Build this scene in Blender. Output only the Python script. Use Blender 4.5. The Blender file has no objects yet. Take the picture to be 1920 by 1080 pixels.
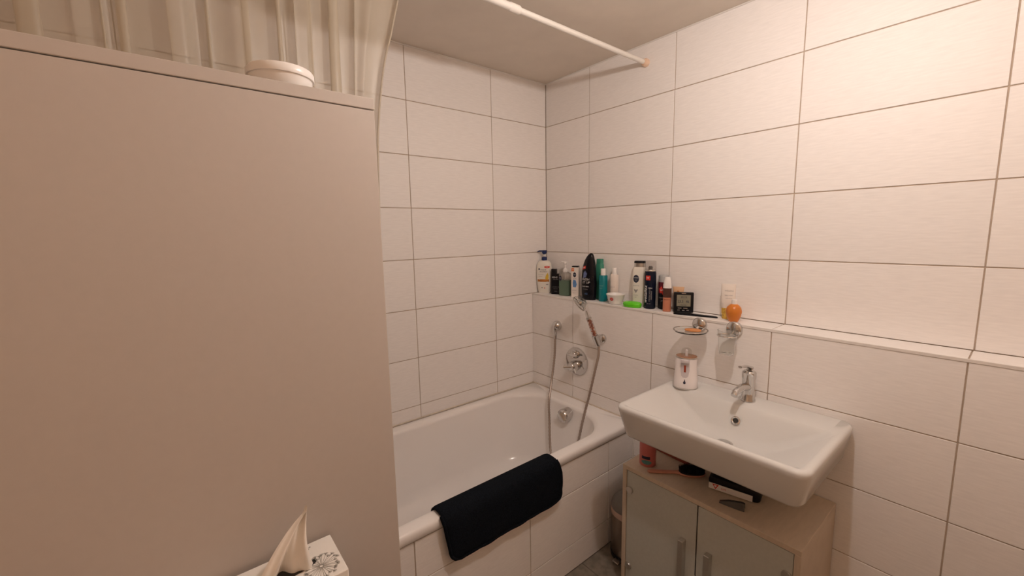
import bpy, bmesh, math, random
from mathutils import Vector, Matrix
random.seed(7)
scene = bpy.context.scene
COL = scene.collection
PI = math.pi

# ------------------------------------------------------------------ camera
F_PX = 785.15
RIGHT = Vector((0.6309439, 0.7756275, -0.0176572))
DOWN = Vector((0.0916662, -0.0971281, -0.9910416))
FWD = Vector((-0.7703941, 0.6236731, -0.1323812))
CAM = Vector((1.9125, -1.8336, 1.5210))
cd = bpy.data.cameras.new('camera')
cd.sensor_width = 36.0
cd.lens = F_PX * 36.0 / 1920.0
cd.clip_start = 0.01
cam = bpy.data.objects.new('camera', cd)
COL.objects.link(cam)
cam.matrix_world = Matrix(((RIGHT.x, -DOWN.x, -FWD.x, CAM.x), (RIGHT.y, -DOWN.y, -FWD.y, CAM.y),
                           (RIGHT.z, -DOWN.z, -FWD.z, CAM.z), (0, 0, 0, 1)))
scene.camera = cam

# ------------------------------------------------------------------ world and exposure
w = bpy.data.worlds.new('world')
scene.world = w
w.use_nodes = True
w.node_tree.nodes['Background'].inputs[0].default_value = (1, .8, .65, 1)
w.node_tree.nodes['Background'].inputs[1].default_value = 0.0
vs = scene.view_settings
vs.view_transform = 'Standard'
vs.look = 'None'
vs.exposure = 0.0
vs.gamma = 1.0
vs.use_curve_mapping = False
scene.cycles.diffuse_bounces = 6
LAMP = (1.55, -.91, 2.212)          # ceiling lamp, found from the shadows of rod, dish and shower head
LAMP_COL = (1.0, .88, .81)
LAMP_E = 860.0
LAMP_R = .026

# ------------------------------------------------------------------ dimensions (metres)
CEIL = 2.392
SHELF = 1.145
LEDGE = -.125                       # front of the boxed-out lower wall
RIM = .574
APRON = .743
ROOM_X = 2.35
ROOM_Y = -2.2

# ------------------------------------------------------------------ materials
MATS = {}


def mat(name, col, rough=.5, metal=0.0, spec=.5, trans=0.0, ior=1.45, alpha=1.0, emit=None, estr=0.0, noise=None, bump=None, coat=0.0, rand=0.0, sheen=0.0):
    """procedural Principled material; noise=(scale, amount, stretch), bump=(scale, strength)"""
    if name in MATS:
        return MATS[name]
    m = bpy.data.materials.new(name)
    m.use_nodes = True
    nt = m.node_tree
    b = nt.nodes['Principled BSDF']
    b.inputs['Base Color'].default_value = (*col, 1)
    b.inputs['Roughness'].default_value = rough
    b.inputs['Metallic'].default_value = metal
    b.inputs['Specular IOR Level'].default_value = spec
    b.inputs['Transmission Weight'].default_value = trans
    b.inputs['IOR'].default_value = ior
    b.inputs['Alpha'].default_value = alpha
    b.inputs['Coat Weight'].default_value = coat
    b.inputs['Sheen Weight'].default_value = sheen
    if emit:
        b.inputs['Emission Color'].default_value = (*emit, 1)
        b.inputs['Emission Strength'].default_value = estr
    tc = nt.nodes.new('ShaderNodeTexCoord')
    if noise:
        sc, amt, st = noise
        mp = nt.nodes.new('ShaderNodeMapping')
        mp.inputs['Scale'].default_value = st
        nt.links.new(tc.outputs['Object'], mp.inputs['Vector'])
        n = nt.nodes.new('ShaderNodeTexNoise')
        n.inputs['Scale'].default_value = sc
        n.inputs['Detail'].default_value = 4
        nt.links.new(mp.outputs['Vector'], n.inputs['Vector'])
        hs = nt.nodes.new('ShaderNodeMapRange')
        hs.inputs['From Min'].default_value = .3
        hs.inputs['From Max'].default_value = .7
        hs.inputs['To Min'].default_value = 1 - amt
        hs.inputs['To Max'].default_value = 1 + amt
        nt.links.new(n.outputs['Fac'], hs.inputs['Value'])
        val = hs.outputs['Result']
        if rand:
            oi = nt.nodes.new('ShaderNodeObjectInfo')
            r = nt.nodes.new('ShaderNodeMapRange')
            r.inputs['To Min'].default_value = 1 - rand
            r.inputs['To Max'].default_value = 1 + rand
            nt.links.new(oi.outputs['Random'], r.inputs['Value'])
            mu = nt.nodes.new('ShaderNodeMath')
            mu.operation = 'MULTIPLY'
            nt.links.new(val, mu.inputs[0])
            nt.links.new(r.outputs['Result'], mu.inputs[1])
            val = mu.outputs[0]
        vm = nt.nodes.new('ShaderNodeVectorMath')
        vm.operation = 'SCALE'
        vm.inputs[0].default_value = col
        nt.links.new(val, vm.inputs['Scale'])
        nt.links.new(vm.outputs['Vector'], b.inputs['Base Color'])
        if bump:
            bp = nt.nodes.new('ShaderNodeBump')
            bp.inputs['Strength'].default_value = bump
            bp.inputs['Distance'].default_value = .002
            nt.links.new(n.outputs['Fac'], bp.inputs['Height'])
            nt.links.new(bp.outputs['Normal'], b.inputs['Normal'])
    MATS[name] = m
    return m


TILE = mat('wall_tile_glaze', (.85, .825, .81), .5, spec=.3, noise=(60, .035, (.35, 3.0, 1)), bump=.05, rand=.02)
GROUT = mat('grout', (.46, .375, .30), .9, noise=(30, .1, (1, 1, 1)))
PLASTER = mat('ceiling_paint', (.70, .635, .56), .9, noise=(9, .03, (1, 1, 1)), bump=.05)
PAINT = mat('wall_paint', (.76, .59, .44), .9, noise=(9, .03, (1, 1, 1)), bump=.05)
SILICONE = mat('silicone_seal', (.62, .55, .47), .5, noise=(40, .1, (1, 1, 1)))
EDGE = mat('white_edge_strip', (.74, .71, .68), .4, noise=(40, .02, (1, 1, 1)))
FLOORT = mat('floor_tile_stone', (.22, .19, .155), .55, noise=(28, .28, (1, 1, 1)), bump=.12, rand=.05)
FLOORG = mat('floor_grout', (.15, .13, .11), .9, noise=(30, .1, (1, 1, 1)))
ENAMEL = mat('tub_enamel', (.86, .84, .83), .16, spec=.5, noise=(6, .01, (1, 1, 1)))
CERAMIC = mat('sink_ceramic', (.68, .68, .67), .1, spec=.5, noise=(6, .008, (1, 1, 1)))
CHROME = mat('chrome', (.66, .65, .64), .08, metal=1, noise=(15, .02, (1, 1, 1)))
STEEL = mat('brushed_metal', (.62, .60, .57), .3, metal=1, noise=(60, .05, (1, 1, 8)))
HOSE = mat('hose_metal', (.44, .38, .34), .32, metal=.85, noise=(60, .06, (1, 1, 1)))
DARKHOLE = mat('dark_opening', (.03, .028, .025), .6, noise=(20, .1, (1, 1, 1)))
WPLASTIC = mat('white_plastic', (.82, .80, .78), .3, noise=(12, .012, (1, 1, 1)))
CREAM = mat('cream_laminate', (.515, .472, .437), .55, noise=(60, .012, (1, 1, 1)), bump=.02)
BEECH = mat('pale_laminate', (.58, .49, .39), .5, noise=(18, .05, (6, 1, 1)))
FROST = mat('frosted_glass', (.56, .58, .54), .42, trans=.12, noise=(80, .03, (1, 1, 1)))
MATBLACK = mat('black_towelling', (.007, .009, .013), .95, spec=.08, noise=(260, .45, (1, 1, 1)), bump=.8)
CLEAR = mat('clear_plastic', (.93, .93, .92), .06, trans=1.0, ior=1.2, noise=(10, .01, (1, 1, 1)))
GLASS = mat('clear_glass', (.94, .95, .94), .04, trans=1.0, ior=1.25, noise=(10, .01, (1, 1, 1)))
SHELL = mat('clear_shell', (.40, .36, .33), .05, spec=.9, alpha=.17, noise=(10, .01, (1, 1, 1)))
NAVY = mat('navy_plastic', (.012, .028, .12), .3, noise=(12, .05, (1, 1, 1)))
BLACK = mat('black_plastic', (.008, .008, .010), .3, spec=.25, noise=(20, .1, (1, 1, 1)))
INK = mat('dark_ink', (.02, .025, .05), .6, noise=(20, .05, (1, 1, 1)))
WHITEINK = mat('white_ink', (.80, .80, .80), .6, noise=(20, .02, (1, 1, 1)))
GREYINK = mat('grey_ink', (.30, .29, .29), .6, noise=(20, .05, (1, 1, 1)))
RED = mat('red_ink', (.62, .045, .03), .5, noise=(20, .05, (1, 1, 1)))
BROWNINK = mat('brown_band', (.46, .17, .035), .5, noise=(40, .25, (1, 1, 1)))
YELLOW = mat('yellow_ink', (.74, .50, .05), .5, noise=(20, .08, (1, 1, 1)))
BLUEINK = mat('blue_ink', (.12, .26, .52), .5, noise=(60, .25, (1, 1, 1)))


# ------------------------------------------------------------------ mesh helpers
class MB:
    def __init__(s):
        s.v = []
        s.f = []

    def add(s, vs_, fs):
        o = len(s.v)
        s.v += [tuple(x) for x in vs_]
        s.f += [tuple(i + o for i in f) for f in fs]
        return s

    def box(s, x0, x1, y0, y1, z0, z1, bev=0.0, seg=1):
        bm = bmesh.new()
        bmesh.ops.create_cube(bm, size=1)
        for v in bm.verts:
            v.co = Vector(((x0 + x1) / 2 + v.co.x * (x1 - x0), (y0 + y1) / 2 + v.co.y * (y1 - y0), (z0 + z1) / 2 + v.co.z * (z1 - z0)))
        if bev:
            bmesh.ops.bevel(bm, geom=list(bm.edges), offset=bev, segments=seg, profile=.5, affect='EDGES')
        bm.verts.index_update()
        s.add([v.co for v in bm.verts], [[v.index for v in f.verts] for f in bm.faces])
        bm.free()
        return s

    def loft(s, rings, cap0=True, cap1=True, closed=True):
        n = len(rings[0])
        vs_ = [p for r in rings for p in r]
        fs = []
        for i in range(len(rings) - 1):
            for j in range(n if closed else n - 1):
                k = (j + 1) % n
                fs.append((i * n + j, i * n + k, (i + 1) * n + k, (i + 1) * n + j))
        if cap0:
            fs.append(tuple(range(n - 1, -1, -1)))
        if cap1:
            fs.append(tuple((len(rings) - 1) * n + j for j in range(n)))
        return s.add(vs_, fs)

    def lathe(s, prof, n=28, c=(0, 0, 0), axis='z', cap0=True, cap1=True):
        rings = []
        for r, h in prof:
            ring = []
            for j in range(n):
                a = 2 * PI * j / n
                x, y = r * math.cos(a), r * math.sin(a)
                if axis == 'z':
                    q = (x, y, h)
                elif axis == 'y':            # h runs toward -y (out of the far wall)
                    q = (x, -h, y)
                else:
                    q = (h, x, y)
                ring.append((q[0] + c[0], q[1] + c[1], q[2] + c[2]))
            rings.append(ring)
        return s.loft(rings, cap0, cap1)

    def tube(s, pts, rad, n=12, up=Vector((0, 0, 1)), flat=1.0):
        P = [Vector(p) for p in pts]
        rings = []
        nrm = None
        for i, p in enumerate(P):
            t = (P[min(i + 1, len(P) - 1)] - P[max(i - 1, 0)]).normalized()
            if nrm is None:
                nrm = t.cross(up)
                if nrm.length < .05:
                    nrm = t.cross(Vector((1, 0, 0)))
            nrm = (nrm - t * nrm.dot(t)).normalized()
            bi = t.cross(nrm)
            r = rad[i] if isinstance(rad, (list, tuple)) else rad
            rings.append([p + nrm * (r * math.cos(2 * PI * j / n)) + bi * (r * flat * math.sin(2 * PI * j / n)) for j in range(n)])
        return s.loft(rings)

    def build(s, name, m, parent=None, loc=None, rot=None, smooth=True, angle=40):
        me = bpy.data.meshes.new(name)
        me.from_pydata(s.v, [], s.f)
        bm = bmesh.new()
        bm.from_mesh(me)
        bmesh.ops.recalc_face_normals(bm, faces=bm.faces)
        bm.to_mesh(me)
        bm.free()
        me.materials.append(m)
        if smooth:
            me.polygons.foreach_set('use_smooth', [True] * len(me.polygons))
            me.set_sharp_from_angle(angle=math.radians(angle))
        o = bpy.data.objects.new(name, me)
        COL.objects.link(o)
        if parent:
            o.parent = parent
        if loc is not None:
            o.location = loc
        if rot is not None:
            o.rotation_euler = rot
        return o


def tag(o, label, cat, group=None):
    o['label'] = label
    o['category'] = cat
    if group:
        o['group'] = group
    return o


def thing(name, label, cat, loc=(0, 0, 0), rz=0.0, group=None):
    o = bpy.data.objects.new(name, None)
    COL.objects.link(o)
    o.location = loc
    o.rotation_euler = (0, 0, rz)
    return tag(o, label, cat, group)


def struct(o):
    o['kind'] = 'structure'
    return o


def spline(pts, n=8):
    """Catmull-Rom through points"""
    P = [Vector(p) for p in pts]
    P = [P[0] * 2 - P[1]] + P + [P[-1] * 2 - P[-2]]
    out = []
    for i in range(1, len(P) - 2):
        for k in range(n):
            t = k / n
            a, b, c, d = P[i - 1], P[i], P[i + 1], P[i + 2]
            out.append(.5 * ((2 * b) + (c - a) * t + (2 * a - 5 * b + 4 * c - d) * t * t + (3 * b - a - 3 * c + d) * t ** 3))
    out.append(P[-2])
    return out


def rrect(x0, x1, y0, y1, r, z, k=8, m=6):
    """rounded rectangle ring with the same point count for any size"""
    pts = []
    r = min(r, (x1 - x0) / 2 - 1e-4, (y1 - y0) / 2 - 1e-4)
    cs = [(x1 - r, y1 - r, 0), (x0 + r, y1 - r, PI / 2), (x0 + r, y0 + r, PI), (x1 - r, y0 + r, 1.5 * PI)]
    for i, (cx, cy, a0) in enumerate(cs):
        arc = [(cx + r * math.cos(a0 + PI / 2 * j / k), cy + r * math.sin(a0 + PI / 2 * j / k)) for j in range(k + 1)]
        pts += arc
        nx, ny, na = cs[(i + 1) % 4]
        q = (nx + r * math.cos(na), ny + r * math.sin(na))
        for j in range(1, m):
            t = j / m
            pts.append((arc[-1][0] * (1 - t) + q[0] * t, arc[-1][1] * (1 - t) + q[1] * t))
    return [(x, y, z) for x, y in pts]


def sellipse(a, b, n, z, cnt=36, cx=0, cy=0):
    ring = []
    for j in range(cnt):
        t = 2 * PI * j / cnt
        c, s = math.cos(t), math.sin(t)
        ring.append((cx + a * math.copysign(abs(c) ** (2 / n), c), cy + b * math.copysign(abs(s) ** (2 / n), s), z))
    return ring


def front(prof, n=2.0, eps=.0006):
    """mapping (u, z) -> point on the front (local -y) of a lofted bottle"""
    def fn(u, z):
        a, b, cx = prof[-1][1], prof[-1][2], 0
        for (z0, a0, b0), (z1, a1, b1) in zip(prof, prof[1:]):
            if z0 <= z <= z1:
                t = (z - z0) / max(z1 - z0, 1e-6)
                a, b = a0 + (a1 - a0) * t, b0 + (b1 - b0) * t
                break
        q = min(abs(u) / a, .98)
        return (u, -b * (1 - q ** n) ** (1 / n) - eps, z)
    return fn


def bottle(parent, name, prof, m, n=2.0, cnt=36, cx=0, cy=0):
    mb = MB()
    mb.loft([sellipse(a, b, n, z, cnt, cx, cy) for z, a, b in prof])
    return mb.build(name, m, parent)


def lettering(parent, s, size, m, u0, v0, fn, vertical=False, name='lettering', sx=1.0, shear=0.0, align='CENTER'):
    cu = bpy.data.curves.new('lettering', 'FONT')
    cu.body = s
    cu.size = size
    cu.align_x = align
    cu.align_y = 'CENTER'
    cu.shear = shear
    cu.resolution_u = 2
    o = bpy.data.objects.new('lettering_tmp', cu)
    COL.objects.link(o)
    dg = bpy.context.evaluated_depsgraph_get()
    me = bpy.data.meshes.new_from_object(o.evaluated_get(dg))
    bpy.data.objects.remove(o)
    bpy.data.curves.remove(cu)
    bm = bmesh.new()
    bm.from_mesh(me)
    bmesh.ops.triangulate(bm, faces=bm.faces)
    for _ in range(3):
        le = [e for e in bm.edges if e.calc_length() > .0035]
        if not le:
            break
        bmesh.ops.subdivide_edges(bm, edges=le, cuts=1)
        bmesh.ops.triangulate(bm, faces=bm.faces)
    bm.to_mesh(me)
    bm.free()
    for v in me.vertices:
        x, y = v.co.x * sx, v.co.y
        if vertical:
            x, y = -y, x
        v.co = fn(u0 + x, v0 + y)
    me.materials.clear()
    me.materials.append(m)
    ob = bpy.data.objects.new(name, me)
    COL.objects.link(ob)
    ob.parent = parent
    return ob


def decal(parent, name, pts, m, fn, rows=1):
    """flat print: polygon (u, v) outline subdivided as a fan mapped on the surface"""
    mb = MB()
    cu = sum(p[0] for p in pts) / len(pts)
    cv = sum(p[1] for p in pts) / len(pts)
    vs_ = [fn(cu, cv)]
    n = len(pts)
    K = 4
    for k in range(1, K + 1):
        vs_ += [fn(cu + (u - cu) * k / K, cv + (v - cv) * k / K) for u, v in pts]
    fs = [(0, 1 + j, 1 + (j + 1) % n) for j in range(n)]
    for k in range(K - 1):
        for j in range(n):
            a = 1 + k * n
            fs.append((a + j, a + (j + 1) % n, a + n + (j + 1) % n, a + n + j))
    mb.add(vs_, fs)
    return mb.build(name, m, parent, smooth=False)


def oval(u, v, a, b, n=20):
    return [(u + a * math.cos(2 * PI * j / n), v + b * math.sin(2 * PI * j / n)) for j in range(n)]


def rectp(u0, u1, v0, v1, n=4):
    out = []
    for (a, b), (c, d) in (((u0, v0), (u1, v0)), ((u1, v0), (u1, v1)), ((u1, v1), (u0, v1)), ((u0, v1), (u0, v0))):
        out += [(a + (c - a) * j / n, b + (d - b) * j / n) for j in range(n)]
    return out


def plane_front(d, eps=.0006):
    return lambda u, v: (u, -d - eps, v)


# ------------------------------------------------------------------ room shell
def slab(name, m, *b):
    return struct(MB().box(*b).build(name, m, smooth=False))


TILE_CACHE = {}
G = .0038          # joint width


def tile_mesh(wd, h, m, th=.008, name='tile'):
    key = (round(wd, 4), round(h, 4), m.name)
    if key not in TILE_CACHE:
        mb = MB().box(-wd / 2, wd / 2, -h / 2, h / 2, -th, 0, bev=.0009)
        o = mb.build(name, m, smooth=False)
        TILE_CACHE[key] = o.data
        bpy.data.objects.remove(o)
    return TILE_CACHE[key]


def tile(parent, wd, h, m, origin, ux, uy, name='tile'):
    """tile with its front centre at origin, width along ux, height along uy"""
    ux, uy = Vector(ux), Vector(uy)
    nz = ux.cross(uy)
    o = bpy.data.objects.new(name, tile_mesh(wd - G, h - G, m))
    COL.objects.link(o)
    o.parent = parent
    jit = random.uniform(-.0003, .0003)
    M = Matrix((ux, uy, nz)).transposed().to_4x4()
    M.translation = Vector(origin) + nz * jit
    o.matrix_local = M
    return o


def cuts(a, b, first, step):
    """joint positions between a and b"""
    out = [a]
    c = first
    while c < b - .02:
        if c > a + .02:
            out.append(c)
        c += step
    return out + [b]


TW = .499
ROWS = [RIM, .645, .895, SHELF, SHELF + .25, SHELF + .5, SHELF + .75, SHELF + 1.0, CEIL]
REC = .003
floor = slab('floor', FLOORG, -.1, ROOM_X + .1, ROOM_Y - .1, .1, -.1, -REC)
ceiling = slab('ceiling', PLASTER, -.1, ROOM_X + .1, ROOM_Y - .1, .1, CEIL, CEIL + .1)
wall_left = slab('wall_left', GROUT, -.1, -REC, ROOM_Y, .1, 0, CEIL)
wall_far = slab('wall_far', GROUT, 0, ROOM_X, REC, .1, 0, CEIL)
wall_ledge = slab('wall_ledge', GROUT, 0, ROOM_X, LEDGE + REC, 0, 0, SHELF - REC)
wall_right = slab('wall_right', PAINT, ROOM_X, ROOM_X + .1, ROOM_Y, .1, 0, CEIL)
wall_back = slab('wall_back', PAINT, -.1, ROOM_X + .1, ROOM_Y - .1, ROOM_Y, 0, CEIL)
wall_apron = slab('wall_apron', GROUT, APRON - .02, APRON - REC, ROOM_Y, LEDGE, 0, RIM - .04)

yc = cuts(0, -ROOM_Y, .408, TW)
for a, b in zip(yc, yc[1:]):
    for z0, z1 in zip(ROWS, ROWS[1:]):
        tile(wall_left, b - a, z1 - z0, TILE, (0, -(a + b) / 2, (z0 + z1) / 2), (0, 1, 0), (0, 0, 1))
xc = cuts(0, ROOM_X, .340, TW)
for a, b in zip(xc, xc[1:]):
    for z0, z1 in zip(ROWS[3:], ROWS[4:]):
        tile(wall_far, b - a, z1 - z0, TILE, ((a + b) / 2, 0, (z0 + z1) / 2), (1, 0, 0), (0, 0, 1))
xl = cuts(0, ROOM_X, .337, TW)
for a, b in zip(xl, xl[1:]):
    zr = ROWS[:4] if b < .9 else [0, .145, .395, .645, .895, SHELF]
    for z0, z1 in zip(zr, zr[1:]):
        tile(wall_ledge, b - a, z1 - z0, TILE, ((a + b) / 2, LEDGE, (z0 + z1) / 2), (1, 0, 0), (0, 0, 1))
    if .7 < b < .9:
        for z0, z1 in ((0, .145), (.145, .395), (.395, RIM)):
            tile(wall_ledge, b - APRON, z1 - z0, TILE, ((APRON + b) / 2, LEDGE, (z0 + z1) / 2), (1, 0, 0), (0, 0, 1))
    tile(wall_ledge, b - a, -LEDGE, TILE, ((a + b) / 2, LEDGE / 2, SHELF), (1, 0, 0), (0, 1, 0))
ya = cuts(-LEDGE, -ROOM_Y, .313, .5)
for a, b in zip(ya, ya[1:]):
    for z0, z1 in ((0, .13), (.13, .382), (.382, RIM - .042)):
        tile(wall_apron, b - a, z1 - z0, TILE, (APRON, -(a + b) / 2, (z0 + z1) / 2), (0, 1, 0), (0, 0, 1))
fx = cuts(APRON, ROOM_X, APRON + .30, .45)
fy = cuts(-LEDGE, -ROOM_Y, .50, .45)
for a, b in zip(fx, fx[1:]):
    for c, d in zip(fy, fy[1:]):
        tile(floor, b - a, d - c, FLOORT, ((a + b) / 2, -(c + d) / 2, 0), (1, 0, 0), (0, 1, 0), name='floor_tile')


def trim(i, m, *b):
    return struct(MB().box(*b, bev=.001).build('trim_%d' % i, m, smooth=False))


trim(1, EDGE, 0, .004, ROOM_Y, 0, CEIL - .006, CEIL)
trim(2, EDGE, .004, ROOM_X, -.004, 0, CEIL - .006, CEIL)
trim(3, EDGE, 0, ROOM_X, LEDGE - .0022, LEDGE + .0005, SHELF - .010, SHELF + .0005)
trim(4, SILICONE, 0, .006, -1.825, LEDGE, RIM - .002, RIM + .005)
trim(5, SILICONE, 0, .75, LEDGE - .006, LEDGE, RIM - .002, RIM + .005)
trim(6, EDGE, APRON, APRON + .012, LEDGE - .004, LEDGE, 0, RIM - .045)

# ------------------------------------------------------------------ ceiling lamp (outside the picture, its light fills the room)
lamp = thing('ceiling_lamp', 'small round globe lamp hanging from the ceiling above the washbasin side', 'lamp', (LAMP[0], LAMP[1], CEIL))
MB().lathe([(.05, 0), (.055, -.005), (.05, -.02), (.015, -.028)], 28).build('canopy', STEEL, lamp)
MB().lathe([(.006, -.02), (.006, -(CEIL - LAMP[2]) + LAMP_R)], 12).build('stem', STEEL, lamp)
MB().lathe([(.02, -(CEIL - LAMP[2]) + LAMP_R + .03), (.022, -(CEIL - LAMP[2]) + LAMP_R + .002), (.012, -(CEIL - LAMP[2]) + LAMP_R - .004)], 20).build('socket', STEEL, lamp)
GLOBE = mat('lamp_globe', (1, .9, .8), .5, emit=LAMP_COL, estr=LAMP_E, noise=(5, .01, (1, 1, 1)))
MB().lathe([(LAMP_R * math.sin(PI * i / 12) + 1e-4, -(CEIL - LAMP[2]) - LAMP_R * math.cos(PI * i / 12)) for i in range(13)], 20).build('globe', GLOBE, lamp)

# ------------------------------------------------------------------ bathtub
tub = thing('bathtub', 'white enamelled built-in bathtub along the tiled wall', 'bathtub', (0, 0, 0))
X0, X1, Y0, Y1 = .002, .750, -1.825, LEDGE - .001
ix0, ix1, iy0, iy1, ir = .052, .697, -1.74, -.205, .20


def tring(ins, z, r=None, endt=0.0, endf=0.0):
    return rrect(ix0 + ins, ix1 - ins, iy0 + ins + endf, iy1 - ins - endt, r or ir, z, 12, 10)


rings = [rrect(X0 + .004, X1 - .004, Y0 + .004, Y1 - .001, .012, RIM - .038, 12, 10),
         rrect(X0, X1, Y0, Y1, .014, RIM - .034, 12, 10),
         rrect(X0, X1, Y0, Y1, .014, RIM - .012, 12, 10),
         rrect(X0 + .003, X1 - .003, Y0 + .003, Y1 - .001, .014, RIM - .004, 12, 10),
         rrect(X0 + .010, X1 - .010, Y0 + .010, Y1 - .002, .016, RIM, 12, 10),
         tring(-.012, RIM + .0005, .21)]
for i in range(0, 7):
    a = PI / 2 * i / 6
    rings.append(tring(-.008 + .024 * math.sin(a), RIM - .024 * (1 - math.cos(a)), .205))
for t in (.12, .25, .4, .55, .7, .82, .9):
    rings.append(tring(.016 + .055 * t, RIM - .024 - .345 * t, .2 - .02 * t, .06 * t, .20 * t))
for i in range(1, 7):
    a = PI / 2 * i / 6
    rings.append(tring(.016 + .050 + .07 * math.sin(a), RIM - .024 - .311 - .085 * (1 - math.cos(PI / 2 - 0)) * math.sin(a), .18, .055 + .05 * math.sin(a), .18 + .06 * math.sin(a)))
rings.append(tring(.22, RIM - .425, .08, .14, .3))
MB().loft(rings, cap0=False, cap1=True).build('tub_shell', ENAMEL, tub, angle=60)
# overflow knob on the tap-end wall
ov = thing('knob_tmp', '', '')
bpy.data.objects.remove(ov)
k = MB().lathe([(.031, -.03), (.036, .0), (.038, .010), (.037, .024), (.033, .030), (.030, .028), (.026, .027), (1e-4, .026)], 32, axis='y')
knob = k.build('overflow_knob', CHROME, tub, (.403, -.252, .531), (math.radians(12), 0, 0))
MB().box(-.004, .004, -.034, -.024, -.024, .024, bev=.002).build('knob_grip', STEEL, knob, (0, 0, 0), (0, math.radians(-35), 0))
MB().lathe([(.033, 0), (.034, .002), (.02, .004), (1e-4, .003)], 28, c=(.37, -.62, RIM - .424)).build('drain', CHROME, tub)

# ------------------------------------------------------------------ black bath mat over the rim
def bath_mat():
    y_a, y_b = -1.217, -.672
    # cross-section path from inside the tub over the rim and down the apron
    path = [(.640, RIM - .17), (.654, RIM - .11), (.672, RIM - .05), (.680, RIM - .012), (.694, RIM + .006), (.716, RIM + .009), (.740, RIM + .007), (.756, RIM - .004), (.763, RIM - .025), (.764, RIM - .06), (.764, RIM - .10), (.764, RIM - .135), (.764, RIM - .172)]
    P = spline([(x, 0, z) for x, z in path], 4)
    nP = len(P)
    nY = 46
    rx = .035
    V, Fc = [], []
    for side in (0, 1):
        for i, q in enumerate(P):
            t = (P[min(i + 1, nP - 1)] - P[max(i - 1, 0)]).normalized()
            nr = Vector((-t.z, 0, t.x))
            if nr.x < 0 and i > nP * .6:
                nr = -nr
            nr = Vector((t.z, 0, -t.x)) * -1
            for j in range(nY):
                u = j / (nY - 1)
                # rounded corners at the lower hem
                dz = (i / (nP - 1))
                tail = max(0, (P[i] - P[-1]).length)
                ins = 0
                if tail < rx and i > nP / 2:
                    ins = rx - math.sqrt(max(rx * rx - (rx - tail) ** 2, 0))
                skew = -.035 * max(0, RIM - q.z) / .2 if i > nP / 2 else 0
                ya_ = y_a + ins + (-skew if True else 0)
                yb_ = y_b - ins + .013 * (1 if i > nP / 2 else 0) * max(0, min(1, (RIM - q.z) / .05))
                y = ya_ + (yb_ - ya_) * u
                wob = .0025 * math.sin(y * 23 + i * .2) + .0015 * math.sin(y * 61 + i * .5)
                edge = min(u, 1 - u) * (nY - 1)
                th = .0045 if edge > .5 and i not in (0, nP - 1) else .0015
                off = nr * ((th if side else -th) + (abs(wob) if i > nP * .5 else 0))
                V.append((q.x + off.x, y, q.z + off.z))
    o = nP * nY
    for i in range(nP - 1):
        for j in range(nY - 1):
            a = i * nY + j
            Fc.append((a, a + 1, a + nY + 1, a + nY))
            Fc.append((o + a, o + a + nY, o + a + nY + 1, o + a + 1))
    rim_ = [(0, j) for j in range(nY)] + [(i, nY - 1) for i in range(1, nP)] + [(nP - 1, j) for j in range(nY - 2, -1, -1)] + [(i, 0) for i in range(nP - 2, 0, -1)]
    idx = [i * nY + j for i, j in rim_]
    for a, b in zip(idx, idx[1:] + idx[:1]):
        Fc.append((a, b, o + b, o + a))
    m = thing('bath_mat', 'black towelling bath mat draped over the front rim of the bathtub', 'bath mat', (0, 0, 0))
    MB().add(V, Fc).build('mat_cloth', MATBLACK, m, angle=180)
    # raised hem round the visible flap
    hem = []
    lo = nP // 2 + 2
    front_ids = [(i, 0) for i in range(lo, nP)] + [(nP - 1, j) for j in range(1, nY - 1)] + [(i, nY - 1) for i in range(nP - 1, lo - 1, -1)]
    for i, j in front_ids:
        a, b = Vector(V[i * nY + j]), Vector(V[o + i * nY + j])
        hem.append((a + b) / 2)
    MB().tube(hem, .0062, 8).build('hem', MATBLACK, m, angle=180)


bath_mat()

# ------------------------------------------------------------------ shower fittings
hold = thing('shower_holder', 'chrome wall bracket holding the hand shower on the tiles', 'shower holder', (.549, LEDGE, .962))
MB().lathe([(.024, 0), (.024, .012), (.020, .016), (1e-4, .017)], 28, axis='y').build('wall_plate', CHROME, hold)
MB().box(-.013, .013, -.040, -.010, -.020, .020, bev=.005, seg=2).build('arm', CHROME, hold)
AX = Vector((-.25, -.22, .94)).normalized()      # axis of the handle
hrot = AX.to_track_quat('Z', 'Y')
cup = MB().lathe([(.013, -.030), (.0165, -.028), (.019, .022), (.0165, .024), (.0150, .020), (.0115, -.028)], 24).build('cup', CHROME, hold, (0, -.050, 0))
cup.rotation_mode = 'QUATERNION'
cup.rotation_quaternion = hrot

hs_ = thing('hand_shower', 'clear plastic hand shower with amber mineral beads in its handle', 'shower head', (.549, LEDGE - .050, .962))
hb = Vector((0, 0, 0))


def along(d, off=Vector((0, 0, 0))):
    return hb + AX * d + off


AMBER = mat('amber_beads', (.32, .055, .008), .3, noise=(160, .7, (1, 1, 1)))
IVORY = mat('ivory_beads', (.72, .58, .46), .35, noise=(160, .2, (1, 1, 1)))
MB().tube([along(-.034), along(-.026), along(.02), along(.026)], [.0085, .0105, .0125, .0125], 20).build('connector', CHROME, hs_)
bead_mb = (MB(), MB())
ax1 = AX.cross(Vector((0, 0, 1))).normalized()
ax2 = AX.cross(ax1)
for i in range(150):
    a_, d_, r_ = random.uniform(0, 2 * PI), .028 + .086 * i / 150, random.uniform(.0022, .0036)
    c_ = along(d_) + (ax1 * math.cos(a_) + ax2 * math.sin(a_)) * random.choice((.0092, .0092, .005))
    bead_mb[0 if i % 4 else 1].lathe([(1e-4, -r_), (r_ * .75, -r_ * .65), (r_, 0), (r_ * .75, r_ * .65), (1e-4, r_)], 8, c=c_)
MB().tube([along(.026), along(.114)], [.0066, .0066], 14).build('inner_pipe', AMBER, hs_)
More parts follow.
